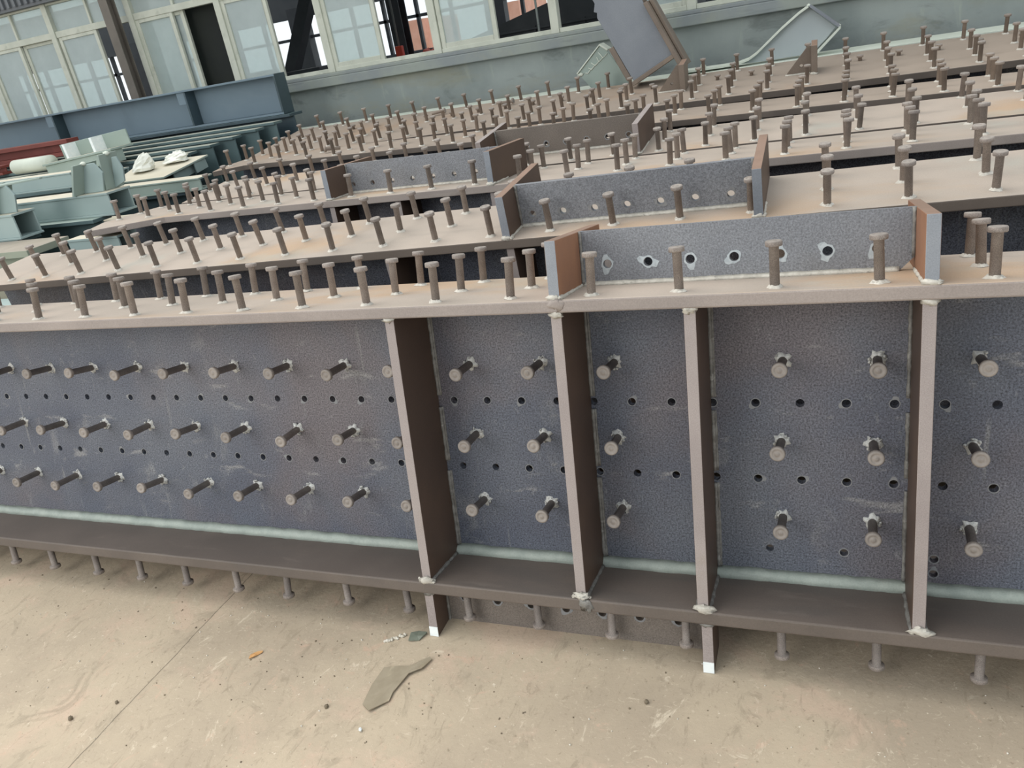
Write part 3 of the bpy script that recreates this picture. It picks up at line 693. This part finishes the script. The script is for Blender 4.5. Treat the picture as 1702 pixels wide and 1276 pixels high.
b = MB(); b.prism([(-.165, .14), (.0, .288), (.045, .25), (.18, .03), (.18, -.10), (.02, -.10)], 'y', 0, .014); b.build('face_plate', 'green2', t, .002)
b = MB(); b.prism([(-.168, .140), (-.003, .290), (.045, .252), (.05, .262), (.0, .302), (-.176, .144)], 'y', -.01, .10); b.build('edge_flange', 'cream', t, .002)
b = MB()
for i in range(5):
    x = -.13+.028*i; b.tube([(x+.02*rnd.random(), -.002, .14+.028*i), (x+.03, -.004, .135+.02*i), (x+.06, -.002, .165+.018*i)], .0035, 6)
b.lump((-.15, -.002, .135), .025, .006, .012); b.build('peeling_paint', 'cream', t)
tag(t, 'pale green triangular gusset with peeling paint left of the leaning column', 'gusset')
# curved haunch
t = empty('curved_haunch', (2.3, 3.80, 1.008))
def ribbon(pts, th, y0, y1, nm, m):
    b = MB(); n = len(pts); up = []; 
    for i, p in enumerate(pts):
        a = pts[max(0, i-1)]; c = pts[min(n-1, i+1)]; dx, dz = c[0]-a[0], c[1]-a[1]; l = math.hypot(dx, dz)
        up.append((p[0]-dz/l*th, p[1]+dx/l*th))
    vs = []; fs = []
    for p, q in zip(pts, up): vs += [(p[0], y0, p[1]), (p[0], y1, p[1]), (q[0], y1, q[1]), (q[0], y0, q[1])]
    for i in range(n-1):
        for k in range(4): fs.append((i*4+k, i*4+(k+1) % 4, (i+1)*4+(k+1) % 4, (i+1)*4+k))
    fs += [(0, 1, 2, 3), tuple((n-1)*4+k for k in (3, 2, 1, 0))]; b.add(vs, fs, 0, False); return b.build(nm, m, t, .001)
curve = [(-.42, .036), (-.30, .032), (-.16, .031), (-.06, .036), (.0, .05), (.05, .078), (.10, .118), (.20, .198), (.30, .268), (.355, .298)]
ribbon(curve, .012, -.02, .12, 'curved_flange', 'cream')
b = MB(); b.prism(curve[3:]+[(.505, .165), (.45, .105), (.37, .034), (.10, .031), (.0, .031)], 'y', .03, .042); b.build('web', 'pale_grey', t, .001)
b = MB(); b.prism([(.352, .305), (.362, .312), (.532, .172), (.522, .160)], 'y', -.02, .12); b.build('end_plate', 'grey_plate', t, .001)
b = MB(); b.prism([(.525, .165), (.532, .155), (.40, .031), (.38, .031)], 'y', -.02, .12); b.build('lower_flange', 'cream', t, .001)
for q, e in (((.355, 0, .308), (.014, .02, .009)), ((.525, .0, .165), (.012, .02, .012)), ((-.28, .0, .052), (.018, .03, .022))):
    b = MB(); b.lump(q, *e); b.build('weld_lump', 'cream', t)
tag(t, 'cream-green curved haunch with upturned end lying by the wall', 'haunch')

# ------------------------------------------------------------------ debris on the floor
def flat(name, pts, h, m, label, cat, lift=.0):
    """irregular thin sheet, slightly buckled, with real thickness"""
    n = len(pts); cx = sum(p[0] for p in pts)/n; cy = sum(p[1] for p in pts)/n
    b = MB(); vs = []; fs = []
    zs = [.0008+lift*rnd.random() for _ in pts]
    for z0 in (0, h):
        vs += [(p[0], p[1], z+z0) for p, z in zip(pts, zs)]+[(cx, cy, lift*.6+z0+.001)]
    for i in range(n):
        j = (i+1) % n; fs += [(n, j, i), (2*n+1, n+1+i, n+1+j), (i, j, n+1+j, n+1+i)]
    b.add(vs, fs, 0, False); return simple(name, b, m, label, cat)
flat('torn_sheet', [(1.655, -.515), (1.685, -.533), (1.721, -.491), (1.714, -.480), (1.734, -.387), (1.760, -.376), (1.772, -.337), (1.764, -.334), (1.746, -.350), (1.722, -.372), (1.690, -.376), (1.650, -.388), (1.648, -.452)], .0025, 'sheet', 'torn grey-brown sheet lying on the floor in front of the girder', 'sheet', .006)
flat('glass_shard', [(1.672, -.284), (1.666, -.255), (1.684, -.243), (1.714, -.246), (1.708, -.262), (1.702, -.276), (1.685, -.282)], .003, 'shard', 'grey-green shard on the floor beside the white-tipped left end plate', 'shard', .004)
flat('dry_leaf', [(1.226, -.430), (1.240, -.424), (1.246, -.412), (1.254, -.402), (1.252, -.395), (1.240, -.402), (1.230, -.408), (1.225, -.42)], .0008, 'leaf', 'small orange dry leaf on the floor left of the torn sheet', 'leaf', .006)
b = MB()
for i in range(9): b.lump((1.603+.006*i, -.298+.004*i+rnd.uniform(-.004, .004), .003), .006, .005, .005, 0, .5, 6, 4)
simple('plaster_crumb', b, 'crumb', 'knot of pale crumbs on the floor left of the shard', 'crumb')
for (x, y, r, lab) in [(1.560, -.540, .006, 'small round stone on the floor left of the torn sheet tip'), (2.360, -.370, .006, 'small stone on the floor below the right white-tipped end plate'), (.845, -.722, .007, 'dark small stone at the bottom left of the floor'), (.939, -.647, .005, 'small stone left of the floor joint')]:
    b = MB(); b.lump((x, y, r*.7), r, r, r*.8, 0, .3, 8, 6); simple('stone', b, 'stone', lab, 'stone')
b = MB(); b.lump((1.691, -.588, .004), .006, .005, .005, 0, .4); simple('white_chip', b, 'white_paint', 'tiny bright white chip on the floor below the torn sheet', 'chip')
b = MB()
for i in range(420):
    x, y = rnd.uniform(-.4, 3.8), -.18-abs(rnd.gauss(.0, .33)); r = rnd.uniform(.0008, .0028)
    b.lump((x, y, r*.4), r, r*rnd.uniform(.6, 1.3), r*.8, 0 if rnd.random() < .55 else 1, .4, 5, 3)
o = b.build('floor_grit', ['stone', 'crumb']); tag(o, 'fine grit and chips scattered over the concrete floor', 'grit', None, 'stuff')

# ------------------------------------------------------------------ light, camera, view
wd = bpy.data.worlds.new('overcast'); scn.world = wd; wd.use_nodes = True
bg = wd.node_tree.nodes['Background']; bg.inputs[0].default_value = (.90, .96, 1.0, 1); bg.inputs[1].default_value = 1.0
sd = bpy.data.lights.new('daylight', 'SUN'); sd.energy = 1.7; sd.angle = math.radians(45); sd.color = (1, .95, .87)
so = bpy.data.objects.new('daylight', sd); COL.objects.link(so)
so.rotation_euler = Vector((.42, -.2, -.88)).to_track_quat('-Z', 'Y').to_euler()

ad = bpy.data.lights.new('front_left_fill', 'AREA'); ad.shape = 'RECTANGLE'; ad.size = 4; ad.size_y = 3.5; ad.energy = 170; ad.color = (1, .97, .92)  # added fill lamp, brightens the floor at front left; no door is modelled
ao = bpy.data.objects.new('front_left_fill', ad); COL.objects.link(ao); ao.location = (-1.6, -5.2, 3.6)
ao.rotation_euler = (Vector((1.4, -.4, 0))-ao.location).to_track_quat('-Z', 'Y').to_euler()

R = [[0.9280096748656652, 0.33446940068376085, -0.1640983344276673], [0.00031284536237797395, -0.4411655657771369, -0.8974256769784892], [-0.37255596288808474, 0.8327683733060091, -0.4095105504596248]]
cd = bpy.data.cameras.new('camera'); cam = bpy.data.objects.new('camera', cd); COL.objects.link(cam)
m = Matrix.Identity(4)
for i in range(3):
    m[i][0] = R[0][i]; m[i][1] = -R[1][i]; m[i][2] = -R[2][i]
m[0][3], m[1][3], m[2][3] = 2.7600086, -1.7020433, 1.5012511
cam.matrix_world = m
cd.sensor_width = 36; cd.lens = 1306.6514/1702*36; cd.clip_start = .02; cd.clip_end = 200
scn.camera = cam
scn.view_settings.view_transform = 'Standard'; scn.view_settings.look = 'None'; scn.view_settings.gamma = 1; scn.view_settings.use_curve_mapping = False
scn.view_settings.exposure = .16
